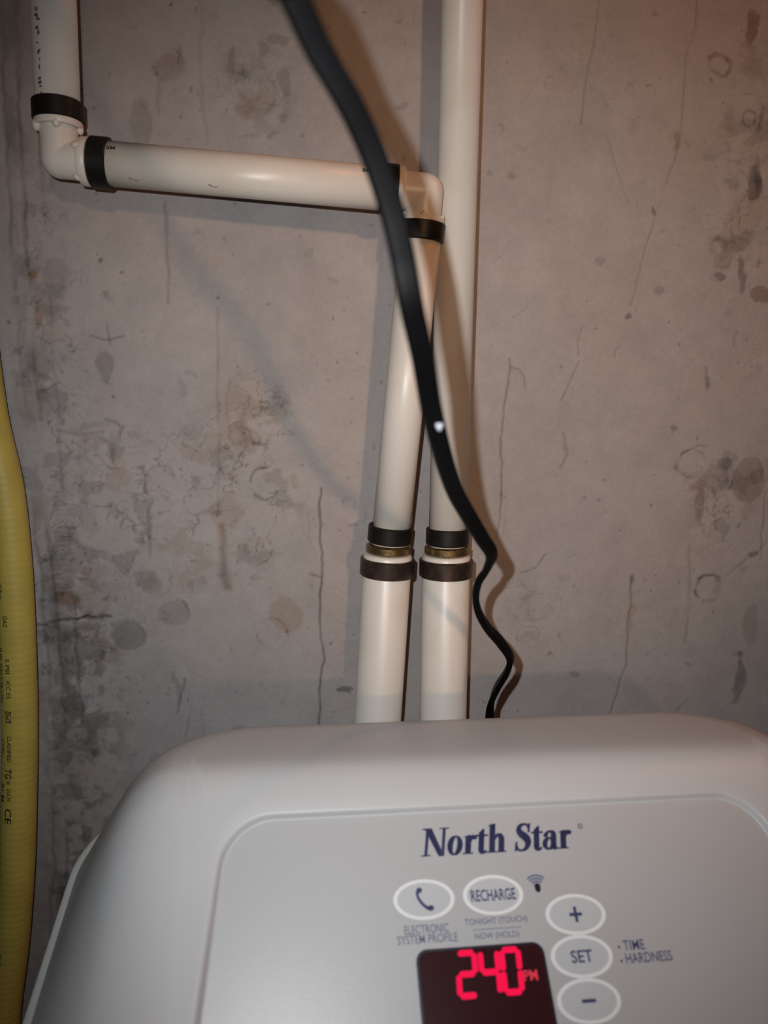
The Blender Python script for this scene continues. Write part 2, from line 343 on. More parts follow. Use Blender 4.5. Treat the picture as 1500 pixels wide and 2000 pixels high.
    blob(1489, 420, 22, 30, .2, pale, soft=.1); ring(1489, 420, 24, 32, 4, .4, dk, gap=.4, seed=2); ring(1408, 483, 15, 20, 5, .55, gy, gap=.2); blob(1408, 539, 9, 9, .6, dk); blob(1449, 535, 9, 38, .55, dk, -8, rag=.8)
    blob(1489, 513, 26, 36, .3, (1.3, 1.2, 1.1), soft=.1); blob(1486, 517, 7, 7, .5, dk); blob(1485, 580, 25, 18, .62, br, soft=.12); line([(1432, 675), (1440, 650)], 2.5, .45, dk, seed=6)
    ring(1351, 905, 32, 26, 4, .8, br, gap=.4, seed=5); blob(1364, 948, 20, 10, .45, br, rag=.6); blob(1366, 985, 13, 34, .45, br, -6, rag=.6); line([(1345, 882), (1365, 870), (1385, 872)], 2, .4, dk, seed=2)
    blob(1400, 937, 27, 32, .45, gy, rag=.8, soft=.12); blob(1417, 907, 14, 16, .5, dk, 20); blob(1463, 940, 37, 46, .42, br, soft=.10, rag=.3); ring(1463, 940, 37, 46, 3, .4, dk, gap=.5)
    line([(1366, 1015), (1380, 1045)], 2, .4, dk, seed=2); blob(1316, 835, 10, 6, .5, dk); blob(1380, 755, 7, 15, .45, gy, -10); line([(1380, 720), (1382, 760)], 3, .4, dk, seed=3)
    ring(1386, 1149, 31, 29, 5, .85, dk, gap=.45, seed=5); blob(1407, 1143, 9, 20, .4, gy); line([(1349, 1068), (1350, 1130), (1346, 1200), (1340, 1255)], 4, .4, gy, rag=.5, seed=5)
    blob(1474, 1078, 13, 7, .6, dk, -15); line([(1500, 1060), (1440, 1110), (1420, 1130)], 3, .35, gy, seed=3); blob(1468, 1225, 20, 45, .3, br, rag=.8); blob(1462, 950, 30, 30, .2, br)
    line([(1496, 960), (1492, 1040), (1488, 1090)], 2.5, .5, dk, seed=4); blob(1442, 1330, 11, 50, .55, dk, -4, rag=.8); blob(1440, 1282, 8, 5, .6, dk); blob(1345, 1300, 7, 5, .5, gy)
    line([(1234, 1122), (1231, 1150), (1233, 1175), (1226, 1250), (1221, 1300), (1206, 1342), (1190, 1397)], 2.4, .58, br, rag=.45, brk=.2, seed=31); blob(1235, 1205, 7, 32, .25, rust)
    blob(1232, 1130, 5, 10, .45, dk); ring(1045, 1188, 30, 27, 3, .35, gy, gap=.6, seed=4); ring(1034, 1240, 23, 18, 3, .4, br, gap=.3); blob(1036, 1240, 16, 10, .2, rust)
    line([(1016, 1118), (1035, 1114), (1049, 1107), (1058, 1092), (1067, 1081)], 1.7, .5, dk, rag=.2, seed=2); line([(1016, 1133), (1032, 1155), (1062, 1160)], 1.6, .4, dk, seed=2)
    blob(1092, 1240, 4, 8, .4, gy); blob(1078, 1278, 6, 4, .45, dk); blob(1126, 1318, 10, 8, .4, dk, rag=.9); line([(1326, 1390), (1345, 1365)], 3, .4, dk, seed=1)
    blob(1240, 40, 200, 90, .10, rust, soft=.9, rag=.2)
    for i in range(260):                                         # pinholes
        blob(random.uniform(100, 1490), random.uniform(5, 1400), random.uniform(1.5, 3.5), random.uniform(1.5, 3.5), random.uniform(.25, .6), dk, rag=.8, dep=-0.0003)
    for i in range(70):
        px, py = random.uniform(150, 1480), random.uniform(10, 1380)
        blob(px, py, random.uniform(4, 14), random.uniform(3, 9), random.uniform(.12, .3), gy if i % 2 else tan_, random.uniform(0, 180), rag=1)
    # hairline crazing, dense in the crumbled lower left and at the right edge, sparse elsewhere
    def zone(px, py, rx, rz):
        cx, cz = W(px, py); return np.exp(-(((X-cx)/(rx*MMPX))**2+((Z-cz)/(rz*MMPX))**2)**2)
    zones = zone(330, 1000, 270, 170)+zone(120, 1150, 110, 420)+zone(90, 600, 70, 260)*.8+zone(500, 880, 80, 160)+zone(1420, 960, 110, 120)*.7+zone(1450, 350, 60, 330)*.6+zone(500, 170, 90, 110)*.6+zone(1040, 1190, 60, 90)*.5
    zones = np.clip(zones+0.22*np.clip((fbm(X, Z, .06, 411, 3)-.5)*8, 0, 1), 0, 1)
    for cell, sd, wd_, am in ((.018, 421, .010, .42), (.011, 431, .013, .36), (.030, 441, .006, .38)):
        q = fbm(X+(n1-.5)*.006, Z, cell, sd, 4)-0.5
        ln = np.exp(-(q/wd_)**2)*np.clip((fbm(X, Z, .012, sd+5, 3)-.42)*6, 0, 1)*zones*np.where(np.abs(X-.06) < .31, 1, 0)
        tint *= (1-am*ln)[..., None]; D -= .0004*ln
    pt = np.clip((fbm(X, Z, .022, 461, 4)-.56)*9, 0, 1)*zones                     # flaked patches with a crisp edge
    pt = np.clip((pt-.3)*3, 0, 1)
    tint *= 1-pt[..., None]*np.array((.10, .14, .18))
    pt2 = np.clip((np.clip((fbm(X, Z, .016, 481, 4)-.57)*9, 0, 1)*zones-.3)*3, 0, 1)
    tint *= 1-pt2[..., None]*np.array((.20, .20, .20)); D -= .0003*pt2
    # relief of the cast face
    D += 0.0010*(big-0.5)+0.0005*(mid-0.5)+0.00018*(fine-0.5)
    ex = np.clip(np.minimum(X+0.235, 0.364-X)/0.02, 0, 1)*np.clip(np.minimum(Z-(ZC-0.46), ZC+0.273-Z)/0.02, 0, 1)
    D *= ex
    V = np.stack([X, YW-D, Z], -1).reshape(-1, 3)
    idx = np.arange(nx*nz).reshape(nz, nx)
    Q = np.stack([idx[:-1, :-1], idx[:-1, 1:], idx[1:, 1:], idx[1:, :-1]], -1).reshape(-1, 4)
    # a back face so that the wall has thickness
    nv = len(V); B = np.array([(-2.6, YW+.2, 0), (2.6, YW+.2, 0), (2.6, YW+.2, 2.4), (-2.6, YW+.2, 2.4)])
    V = np.vstack([V, B])
    me = bpy.data.meshes.new('wall_back')
    nf = len(Q)+1
    me.vertices.add(len(V)); me.vertices.foreach_set('co', V.astype(np.float32).ravel())
    allq = np.vstack([Q, [[nv+1, nv, nv+3, nv+2]]])
    me.loops.add(nf*4); me.loops.foreach_set('vertex_index', allq.ravel().astype(np.int32))
    me.polygons.add(nf); me.polygons.foreach_set('loop_start', np.arange(0, nf*4, 4, dtype=np.int32))
    me.polygons.foreach_set('use_smooth', np.ones(nf, dtype=bool))
    at_ = me.attributes.new('stain_and_shade', 'FLOAT_COLOR', 'POINT')
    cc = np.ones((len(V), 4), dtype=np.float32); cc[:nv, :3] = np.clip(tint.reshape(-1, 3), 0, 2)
    at_.data.foreach_set('color', cc.ravel())
    me.update(calc_edges=True); me.validate()
    m = bpy.data.materials.new('cast_concrete'); m.use_nodes = True; N = m.node_tree.nodes; L = m.node_tree.links; b = N['Principled BSDF']
    b.inputs['Roughness'].default_value = 0.85; b.inputs['Specular IOR Level'].default_value = 0.2
    tc = N.new('ShaderNodeTexCoord'); a = N.new('ShaderNodeAttribute'); a.attribute_name = 'stain_and_shade'
    n = N.new('ShaderNodeTexNoise'); n.inputs['Scale'].default_value = 420; n.inputs['Detail'].default_value = 4; L.new(tc.outputs['Object'], n.inputs['Vector'])
    n_b = N.new('ShaderNodeTexNoise'); n_b.inputs['Scale'].default_value = 55; n_b.inputs['Detail'].default_value = 6; n_b.inputs['Roughness'].default_value = .65; L.new(tc.outputs['Object'], n_b.inputs['Vector'])
    c1 = N.new('ShaderNodeMix'); c1.data_type = 'RGBA'; c1.inputs[6].default_value = (0.32, 0.295, 0.284, 1); c1.inputs[7].default_value = (0.39, 0.360, 0.346, 1); L.new(n.outputs['Fac'], c1.inputs[0])
    c2 = N.new('ShaderNodeMix'); c2.data_type = 'RGBA'; c2.blend_type = 'MULTIPLY'; c2.inputs[0].default_value = 1
    r2 = N.new('ShaderNodeValToRGB'); r2.color_ramp.elements[0].position = .3; r2.color_ramp.elements[0].color = (.88, .88, .89, 1); r2.color_ramp.elements[1].position = .7; r2.color_ramp.elements[1].color = (1.0, 1.0, .99, 1)
    L.new(n_b.outputs['Fac'], r2.inputs[0]); L.new(c1.outputs[2], c2.inputs[6]); L.new(r2.outputs[0], c2.inputs[7])
    c3 = N.new('ShaderNodeMix'); c3.data_type = 'RGBA'; c3.blend_type = 'MULTIPLY'; c3.inputs[0].default_value = 1
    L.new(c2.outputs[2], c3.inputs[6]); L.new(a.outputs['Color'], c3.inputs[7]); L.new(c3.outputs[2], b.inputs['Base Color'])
    bp = N.new('ShaderNodeBump'); bp.inputs['Strength'].default_value = .35; bp.inputs['Distance'].default_value = .0005
    L.new(n.outputs['Fac'], bp.inputs['Height']); L.new(bp.outputs[0], b.inputs['Normal'])
    me.materials.append(m)
    o = bpy.data.objects.new('wall_back', me); COL.objects.link(o); o['kind'] = 'structure'
    o['label'] = 'bare cast concrete basement wall with stains and bubble marks'
build_wall()

def slab(name, x0, x1, y0, y1, z0, z1, m):
    V = [(x, y, z) for z in (z0, z1) for y in (y0, y1) for x in (x0, x1)]
    o = obj(name, V, [(0, 2, 3, 1), (4, 5, 7, 6), (0, 1, 5, 4), (2, 6, 7, 3), (0, 4, 6, 2), (1, 3, 7, 5)], m, smooth=False)
    o['kind'] = 'structure'; return o
M['floor'] = mat('grey_floor', (0.20, 0.19, 0.18, 1), 0.8, noise=(6, (0.15, 0.145, 0.14, 1), .4, .7), bump=(120, .4, .002))
M['ceil'] = mat('joist_wood', (0.30, 0.21, 0.13, 1), 0.8, noise=(5, (0.22, 0.15, 0.09, 1), .4, .7))
fl = slab('floor', -2.6, 2.6, -2.4, YW, -0.1, 0.0, 'floor'); fl['label'] = 'grey basement floor'
ce = slab('ceiling', -2.6, 2.6, -2.4, YW, 2.4, 2.45, 'ceil'); ce['label'] = 'bare wooden basement ceiling'

# ================================================================== PIPES
YP = 0.440; R3 = 0.01111; R1 = 0.01429
def text_mesh(s, size, bold=0.0, sx=1.0, space=1.0):
    cu = bpy.data.curves.new('t', 'FONT'); cu.body = s; cu.size = size; cu.offset = bold*size; cu.align_x = 'CENTER'; cu.align_y = 'CENTER'
    cu.space_character = space; cu.resolution_u = 3; cu.fill_mode = 'FRONT'
    o = bpy.data.objects.new('t', cu); COL.objects.link(o)
    dg = bpy.context.evaluated_depsgraph_get(); dg.update()
    me = bpy.data.meshes.new_from_object(o.evaluated_get(dg))
    V = [(v.co.x*sx, v.co.y) for v in me.vertices]; Fc = [tuple(p.vertices) for p in me.polygons]
    bpy.data.objects.remove(o, do_unlink=True); bpy.data.curves.remove(cu); bpy.data.meshes.remove(me)
    x0 = (min(v[0] for v in V)+max(v[0] for v in V))/2; y0 = (min(v[1] for v in V)+max(v[1] for v in V))/2
    return [(x-x0, y-y0) for x, y in V], Fc
def join(parts):
    V = []; Fc = []
    for v, f in parts:
        o = len(V); V += list(v); Fc += [tuple(i+o for i in q) for q in f]
    return V, Fc
def elbow_tube(p, d1, d2, r, leg, rad, n=40):
    """quarter bend: starts at p + d1*leg, turns at p, ends at p + d2*leg"""
    d1 = Vector(d1).normalized(); d2 = Vector(d2).normalized()
    h = rad; c = p + (d1+d2)*h; P = [p+d1*leg]
    for k in range(13):
        a = (pi/2)*k/12
        P.append(c - d2*h*cos(a) - d1*h*sin(a))
    P.append(p+d2*leg)
    return sweep_pts(P, r, n)
def corner_fitting(p, d1, d2, r, leg, n=40):
    """square-cornered elbow: two straight sockets meeting in a ball"""
    d1 = Vector(d1).normalized(); d2 = Vector(d2).normalized(); c = circ(r, n); parts = [sweep(P_, lambda i: c, cap=False) for P_ in ([p+d1*leg, p], [p, p+d2*leg])]
    V = []; Fc = []; m = 20
    for i in range(m+1):
        a = pi*i/m
        for j in range(n): b = 2*pi*j/n; V.append(p+Vector((sin(a)*cos(b), sin(a)*sin(b), cos(a)))*r)
    for i in range(m):
        for j in range(n): q = (j+1) % n; Fc.append((i*n+j, i*n+q, (i+1)*n+q, (i+1)*n+j))
    return join(parts+[(V, Fc)])
def sweep_pts(P, r, n):
    # parallel-transport tube
    t0 = (P[1]-P[0]).normalized(); e = Vector((0, -1, 0)); e = (e-t0*e.dot(t0)).normalized(); V = []; Fc = []
    for i, p in enumerate(P):
        t = (P[min(i+1, len(P)-1)]-P[max(i-1, 0)]).normalized(); e = (e-t*e.dot(t)).normalized(); g = t.cross(e)
        for j in range(n):
            a = 2*pi*j/n; V.append(p+(e*cos(a)+g*sin(a))*r)
    for i in range(len(P)-1):
        for j in range(n):
            q = (j+1) % n; Fc.append((i*n+j, i*n+q, (i+1)*n+q, (i+1)*n+j))
    Fc.append(tuple(range(n))[::-1]); Fc.append(tuple(range((len(P)-1)*n, len(P)*n)))
    return V, Fc
def nub(name, p, out, along, parent, s=0.0021):
    out = Vector(out).normalized(); along = Vector(along).normalized(); sd = out.cross(along); V = []; Fc = []; n = 12; m = 7
    for i in range(m):
        a = pi*i/(m-1)
        for j in range(n):
            b = 2*pi*j/n
            V.append(p + along*cos(a)*s*1.15 + out*sin(a)*cos(b)*s*.85 + sd*sin(a)*sin(b)*s)
    for i in range(m-1):
        for j in range(n):
            q = (j+1) % n; Fc.append((i*n+j, i*n+q, (i+1)*n+q, (i+1)*n+j))
    return obj(name, V, Fc, 'elbow', parent)
def wrap(mesh2d, p, axis, ang, r, flip=1):
    """lay flat lettering on a round pipe: text runs along axis, centred at angle ang round it (0 faces the room)"""
    ax = Vector(axis).normalized(); e = Vector((0, -1, 0)); e = (e-ax*e.dot(ax)).normalized(); g = e.cross(ax)*flip
    V = []
    for x, y in mesh2d[0]:
        a = ang + y/r; V.append(Vector(p)+ax*x+(e*cos(a)+g*sin(a))*r)
    return V, mesh2d[1]

# --- run with two elbows
bent = thing('water_pipe', (at(737, 1400, YP).x, YP, 0.90), 'cream plastic water pipe with two elbows, a sloping horizontal run and black crimp rings', 'water pipe')
E1 = at(117, 311, YP-0.002)                               # left elbow corner
E2 = at(830, 376, YP-0.014)                               # right elbow corner
top = at(104, 0, YP-0.002); upd = (top-E1).normalized()
hd = (E2-E1).normalized()
P_up_end = E1+upd*((2.4-E1.z)/upd.z)
V, Fc = tube([E1+upd*0.018, P_up_end], R3); obj('pipe', V, Fc, 'pipe', bent)
V, Fc = corner_fitting(E1, upd, hd, R3*0.86, 0.0185); el = obj('elbow', V, Fc, 'elbow', bent, label='ivory plastic elbow with moulded stop tabs')
def collar(p, ax, parent):
    V, Fc = lathe(p, ax, [(-.0022, R3*.9), (-.0022, R3+.0005), (-.0016, R3+.0009), (.0016, R3+.0009), (.0022, R3+.0005), (.0022, R3*.9)]); return auto_smooth(obj('elbow_collar', V, Fc, 'elbow', parent), 40)
collar(E1+upd*0.0172, upd, el); collar(E1+hd*0.0135, hd, el)
fwd = Vector((0, -1, 0))
def around(ax, deg):
    e = (fwd-ax*fwd.dot(ax)).normalized(); g = ax.cross(e); a = radians(deg); return e*cos(a)+g*sin(a)
for deg in (10, -62, 92, 180): nub('stop_tab', E1+upd*0.0148+around(upd, deg)*(R3-.0004), around(upd, deg), upd, el, .0021 if deg != -62 else .0027)
for deg in (-28, 60, 118, 210): nub('stop_tab', E1+hd*0.0112+around(hd, deg)*(R3-.0004), around(hd, deg), hd, el)
rU = at(110, 219, YP-0.002); rp = E1+upd*((rU-E1).dot(upd)); band('crimp_ring', rp, upd, 0.0098, R3, R3+.0016, 'ring', bent)
rp = E1+hd*((at(197, 322, YP-0.004)-E1).dot(hd)); band('crimp_ring', rp, hd, 0.0098, R3, R3+.0016, 'ring', bent)
V, Fc = tube([E1+hd*0.0145, E2-hd*0.0145], R3); hp = obj('pipe', V, Fc, 'pipe', bent)
rp = E1+hd*((at(760, 366, YP-0.014)-E1).dot(hd)); band('crimp_ring', rp, hd, 0.0096, R3, R3+.0016, 'ring', bent)
# down leg
Cb = at(764, 1037, YP-0.002); dd = (Cb-E2).normalized()
V, Fc = corner_fitting(E2, -hd, dd, R3*0.88, 0.0165); el2 = obj('elbow', V, Fc, 'elbow', bent, label='ivory plastic elbow turning down beside the straight riser')
collar(E2+dd*0.0150, dd, el2); collar(E2-hd*0.0135, -hd, el2)
for deg in (75, 5, -70, 180): nub('stop_tab', E2+dd*0.0128+around(dd, deg)*(R3-.0004), around(dd, deg), dd, el2, .0017)
rp = E2+dd*((at(829, 453, YP-.014)-E2).dot(dd)); band('crimp_ring', rp, dd, 0.0098, R3, R3+.0016, 'ring', bent)
V, Fc = tube([E2+dd*0.0165, Cb+dd*0.0085], R3); obj('pipe', V, Fc, 'pipe', bent)
def fitting(root, top_px, brass_px, low_px, dtop, bot, Ya):
    """crimp ring, brass collar, wide crimp ring and the one-inch pipe below them"""
    c = at(top_px[0], top_px[1], Ya); cb = at(brass_px[0], brass_px[1], Ya); cl = at(low_px[0], low_px[1], Ya)
    band('crimp_ring', c, dtop, 0.0098, R3, R3+.0016, 'ring', root)
    ax = (bot-cl).normalized()
    V, Fc = lathe(cb, ax, [(-.0026, R3*.7), (-.0026, R3+.0010), (-.0018, R3+.0022), (.0016, R3+.0022), (.0022, R3+.0016), (.0026, R3*.7)])
    auto_smooth(obj('brass_collar', V, Fc, 'brass', root, label='tarnished brass coupling collar'), 40)
    # top end of the one-inch pipe, proud of its ring, then the pipe
    s = cl - ax*0.0078
    V, Fc = lathe(s, ax, [(0, R3*.8), (0, R1-.0016), (.0004, R1-.0006), (.0014, R1), ((bot-s).length, R1), ((bot-s).length, R3*.8)])
    auto_smooth(obj('pipe', V, Fc, 'pipe', root, label='wider cream plastic pipe below the coupling'), 40)
    band('wide_crimp_ring', cl, ax, 0.0104, R1, R1+.0016, 'ring_brown', root, label='wide crimp ring of brown tarnished copper')
    # bend into the softener's back
    d2 = Vector((0, -1, 0)); V, Fc = elbow_tube(bot+ax*0.0185, -ax, d2, R1*1.08, 0.0195, 0.0155); obj('inlet_elbow', V, Fc, 'cabinet', root)
BL = at(737, 1400, YP); 
def down_to(p, q, z): d = (q-p).normalized(); return p+d*((z-p.z)/d.z)
cl = at(756, 1107, YP-.002)
fitting(bent, (761, 1042), (759, 1071), (756, 1106), dd, down_to(cl, at(738, 1400, YP), 0.92), YP-.002)
# --- straight riser
riser = thing('water_pipe', (at(865, 1400, YP).x, YP, 0.90), 'straight cream plastic riser pipe running up the wall past the elbow', 'water pipe')
c2 = at(874, 1042, YP); t2 = at(903, 0, YP); du = (t2-c2).normalized()
V, Fc = tube([c2-du*0.0085, c2+du*((2.4-c2.z)/du.z)], R3); obj('pipe', V, Fc, 'pipe', riser)
fitting(riser, (874, 1047), (873, 1074), (871, 1108), -du, down_to(at(871, 1108, YP), at(865, 1400, YP), 0.92), YP)
# print and smears
def scribble(nmarks, length, h, rnd):
    parts = []
    for i in range(nmarks):
        x = -length/2+length*(i+.5)/nmarks
        for k in range(rnd.randint(1, 3)):
            cx = x+rnd.uniform(-.3, .3)*length/nmarks; cy = rnd.uniform(-.3, .3)*h; a = rnd.uniform(.0003, .0007); b = rnd.uniform(.0005, .0012)
            if rnd.random() < .5: a, b = b, a
            parts.append(([(cx-a, cy-b), (cx+a, cy-b), (cx+a, cy+b), (cx-a, cy+b)], [(0, 1, 2, 3)]))
    return join(parts)
rnd = random.Random(4)
pm = E1+upd*((at(104, 80, YP).z-E1.z)/upd.z)
V, Fc = wrap(scribble(16, .062, .003, rnd), pm, -upd, radians(30), R3+.0001, -1); 
obj('printed_lettering', V, Fc, 'red_ink', bent, label='worn maroon print along the pipe', smooth=False)
V, Fc = wrap(text_mesh('BM', .0034, .02), E1+hd*((at(229, 300, YP).x-E1.x)/hd.x), hd, radians(28), R3+.0001); obj('printed_lettering', V, Fc, 'ink', bent, smooth=False)
V, Fc = wrap(text_mesh('BM', .0034, .02), E1+hd*((at(714, 330, YP-.012).x-E1.x)/hd.x), hd, radians(32), R3+.0001); obj('printed_lettering', V, Fc, 'ink', bent, smooth=False)

# ================================================================== YELLOW GAS HOSE
RH = 0.0104
hp_px = [(-330, -500, .468), (-180, 0, .468), (-70, 500, .468), (-24, 800, .468), (9, 950, .468), (26, 1100, .468), (34, 1250, .467), (38, 1400, .466), (37, 1550, .465), (33, 1700, .464), (22, 1850, .463), (5, 2000, .462)]
HP = [tuple(at(*p)) for p in hp_px]
HP = [(HP[0][0]-.03, .468, 2.4), (HP[0][0]-.02, .468, 1.95)] + HP
l = HP[-1]; HP += [(l[0]-.012, .46, l[2]-.12), (l[0]-.02, .46, .5), (l[0]-.02, .46, 0.0)]
S = spline(HP, 14)
seg = np.r_[0, np.cumsum(np.linalg.norm(np.diff(S, axis=0), axis=1))]
ns = int(seg[-1]/0.0009); ss = np.linspace(0, seg[-1], ns)
HC = np.stack([np.interp(ss, seg, S[:, k]) for k in range(3)], 1)
gas = thing('gas_hose', tuple(HP[-1]), 'yellow ribbed gas hose with black print hanging against the left seam of the wall', 'gas hose')
cs = circ(1.0, 28)
def hprof(i):
    r = RH*(1+0.006*sin(2*pi*ss[i]/0.0041)); return [(a*r, b*r) for a, b in cs]
V, Fc = sweep([Vector(p) for p in HC], hprof); obj('hose_jacket', V, Fc, 'hose', gas)
HPY = np.array([pix(Vector(p))[1] if pix(Vector(p))[2] > .05 else -9e9 for p in HC])
def hose_text(s, y0, y1, ang, hgt, bold=.012, shape=None):
    """lettering that runs down the hose between two heights"""
    m2 = shape if shape else text_mesh(s, 1.0, bold)
    xs = [v[0] for v in m2[0]]; ys = [v[1] for v in m2[0]]; a0, a1 = min(xs), max(xs); b0, b1 = min(ys), max(ys)
    i0 = int(np.argmin(np.abs(HPY-y0))); i1 = int(np.argmin(np.abs(HPY-y1))); V = []
    for x, y in m2[0]:
        k = i0+(i1-i0)*(x-a0)/(a1-a0); i = min(int(k), ns-2); fr_ = k-i
        p = Vector(HC[i])*(1-fr_)+Vector(HC[i+1])*fr_; t = (Vector(HC[i+1])-Vector(HC[i])).normalized()
        e = (fwd-t*fwd.dot(t)).normalized(); g = t.cross(e); g = g if g.x > 0 else -g
        a = radians(ang)+((y-b0)/(b1-b0)-.5)*hgt/RH
        V.append(p+(e*cos(a)+g*sin(a))*(RH*1.013+.00008))
    return V, m2[1]
def strokes2d(lines, wd):
    parts = []
    for L_ in lines:
        for (x0, y0), (x1, y1) in zip(L_, L_[1:]):
            dx, dy = x1-x0, y1-y0; l_ = sqrt(dx*dx+dy*dy) or 1; nx_, ny_ = -dy/l_*wd/2, dx/l_*wd/2; ex, ey = dx/l_*wd*.3, dy/l_*wd*.3
            parts.append(([(x0+nx_-ex, y0+ny_-ey), (x0-nx_-ex, y0-ny_-ey), (x1-nx_+ex, y1-ny_+ey), (x1+nx_+ex, y1+ny_+ey)], [(0, 1, 2, 3)]))
    return join(parts)
emblem = strokes2d([[(0, 0), (1, .15), (.95, 1), (.5, .9), (0, 1), (0, 0)], [(.05, .9), (.5, .35), (.95, .95)], [(.1, .1), (.5, .45), (.8, .2)], [(.2, .2), (.25, .7)]], .09)
A1 = -17
for s, y0, y1, an, h in (('Oo', 1135, 1163, A1-12, .0026), ('GAZ', 1195, 1217, A1, .0027), ('5 PSI', 1277, 1306, A1+2, .0027), ('ICC ES', 1320, 1354, A1+3, .0027), ('CLASSIFIED', 1425, 1475, A1+3, .0025), ('TG', 1487, 1506, A1, .0042), ('®', 1509, 1517, A1+1, .0024), ('DUCW', 1527, 1549, A1+3, .0024), ('CE', 1565, 1592, A1+1, .0042),
                        ('FUEL GAS C38-1091', 1258, 1362, A1-24, .0027), ('CON', 1432, 1460, A1-22, .0026), ('81 M', 1518, 1552, A1-22, .0024), ('FUEL GAS PIPING', 1845, 1935, A1-4, .0027)):
    V, Fc = hose_text(s, y0, y1, an, h); obj('printed_lettering', V, Fc, 'ink', gas, smooth=False)
V, Fc = hose_text('', 1377, 1400, A1, .0040, shape=emblem); obj('printed_emblem', V, Fc, 'ink', gas, smooth=False)

smear_lines = [[(-.0022, .0006), (-.0008, .0001), (.0010, -.0004), (.0026, -.0003)], [(-.0014, .0009), (-.0009, .0003)]]
for px_, an in ((272, -50), (424, -48)):
    V, Fc = wrap(strokes2d(smear_lines, .0005), E1+hd*((at(px_, 345, YP).x-E1.x)/hd.x), hd, radians(an), R3+.0001)
    obj('smear', V, Fc, 'smudge', bent, smooth=False, label='faint brown smear on the horizontal pipe')

# ================================================================== BLACK CORD
CP = [(470, -190, .158, 0), (530, -90, .161, 0), (577, 0, .165, 0), (624, 100, .170, 0), (682, 200, .175, 0), (728, 300, .180, 0), (762, 400, .184, 0), (786, 500, .187, 0), (804, 600, .190, 0), (826, 700, .200, 0), (843, 800, .214, 0), (868, 900, .234, 0), (889, 960, .250, 0), (911, 1000, .264, 0), (941, 1050, .284, 6), (960, 1082, .298, 25),
      (952, 1110, .310, 55), (935, 1137, .320, 70), (929, 1165, .329, 75), (935, 1196, .337, 72), (953, 1227, .345, 62), (976, 1253, .353, 50), (996, 1284, .362, 55), (991, 1310, .369, 70), (971, 1343, .378, 80), (959, 1373, .386, 60), (956, 1400, .393, 40), (957, 1440, .400, 30), (957, 1560, .404, 20)]
pp = [tuple(at(a, b, c))+(d,) for a, b, c, d in CP]
f0 = pp[0]; pp = [(f0[0]-.36, .05, 2.4, 0), (f0[0]-.27, .09, 2.0, 0), (f0[0]-.08, .135, f0[2]+.15, 0)]+pp
l = pp[-1]; pp += [(l[0], .404, 1.02, 10), (l[0]+.01, .396, 1.0, 0)]
SP = spline(pp, 14)
rr = 0.00165; cc_ = 0.00138; half = []
for k in range(15): a = -pi/2+0.35+(pi-0.7)*k/14*1.0; half.append((cc_+rr*cos(a), rr*sin(a)))
prof_c = [(x, y) for x, y in half]+[(0, rr*.62)]+[(-x, -y) for x, y in half]+[(0, -rr*.62)]
cord = thing('power_cord', tuple(pp[-1][:3]), 'black flat twin power cord hanging in a wave in front of the pipes', 'power cord')
V, Fc = sweep([Vector(p[:3]) for p in SP], lambda i: prof_c, twist=[radians(p[3]) for p in SP]); obj('cord_sheath', V, Fc, 'cord', cord)
sp = at(857, 824, .218); V = []; Fc = []; n = 14; m = 9; rs = random.Random(2)
for i in range(m):
    a = pi*i/(m-1)
    for j in range(n):
        b = 2*pi*j/n; q = 1+rs.uniform(-.22, .22)
        V.append(sp+Vector((.0013*sin(a)*cos(b)*q, .0009*sin(a)*sin(b)*q, .0026*cos(a)*(1+rs.uniform(-.1, .1)))) + Vector((.0003*cos(a)*-1, 0, 0)))
for i in range(m-1):
    for j in range(n):
        q = (j+1) % n; Fc.append((i*n+j, i*n+q, (i+1)*n+q, (i+1)*n+j))
obj('paint_speck', V, Fc, 'speck', cord, label='white dab of paint on the edge of the cord')

# ================================================================== WATER SOFTENER
YB = 0.360
PA = at(950, 1377, YB); d_ = ray(950, 1482); PB = ORG+d_*((PA.z-ZC)/d_.z)      # flat strip at the back, then the slope
AL = radians(42); NP = Vector((0, -sin(AL), cos(AL)))
ZT = PA.z; U0c = 0.0825; S0 = (PB.y-on_plane(950, 1576, PB, NP).y)/cos(AL)
def htop(Y):                                        # height of the cover's top along the depth
    x = (PB.y-Y)/0.004
    sp_ = 0.004*(math.log1p(math.exp(-abs(x)))+max(x, 0))            # softened bend
    z = ZT-sp_*tan(AL)-0.12*max(Y-PB.y, 0)
    lo = zrim(Y)+0.012
    k = 0.006; h = (z-lo)/k                                           # the front runs out into an apron
    return lo+k*(math.log1p(math.exp(-abs(h)))+max(h, 0))
def zrim(Y): return ZC-0.211-0.28*(0.387-Y)
def rrect(u0, u1, y0, y1, rf, rb, n=14, ns=10):
    """rounded rectangle, counter-clockwise from the front right; rf, rb corner radii"""
    P = []
    def arc(cx, cy, r, a0):
        for k in range(n+1):
            a = a0+(pi/2)*k/n; P.append((cx+r*cos(a), cy+r*sin(a)))
    def side(a, b):
        for k in range(1, ns): t = k/ns; P.append((a[0]+(b[0]-a[0])*t, a[1]+(b[1]-a[1])*t))
    arc(u1-rf, y0+rf, rf, -pi/2); e = P[-1]; side(e, (u1, y1-rb)); arc(u1-rb, y1-rb, rb, 0); e = P[-1]; side(e, (u0+rb, y1)); arc(u0+rb, y1-rb, rb, pi/2)
    e = P[-1]; side(e, (u0, y0+rf)); arc(u0+rf, y0+rf, rf, pi); e = P[-1]; side(e, (u1-rf, y0))
    return P
soft = thing('water_softener', (U0c, 0.15, 0), 'pale grey water softener cabinet with a sloping control panel below the pipes', 'water softener')
UL, UR, YF, YBK = U0c-0.1895, U0c+0.1895, 0.170, 0.387
ZF = ZC
HD = 0.0028                                        # depth of the label's recess
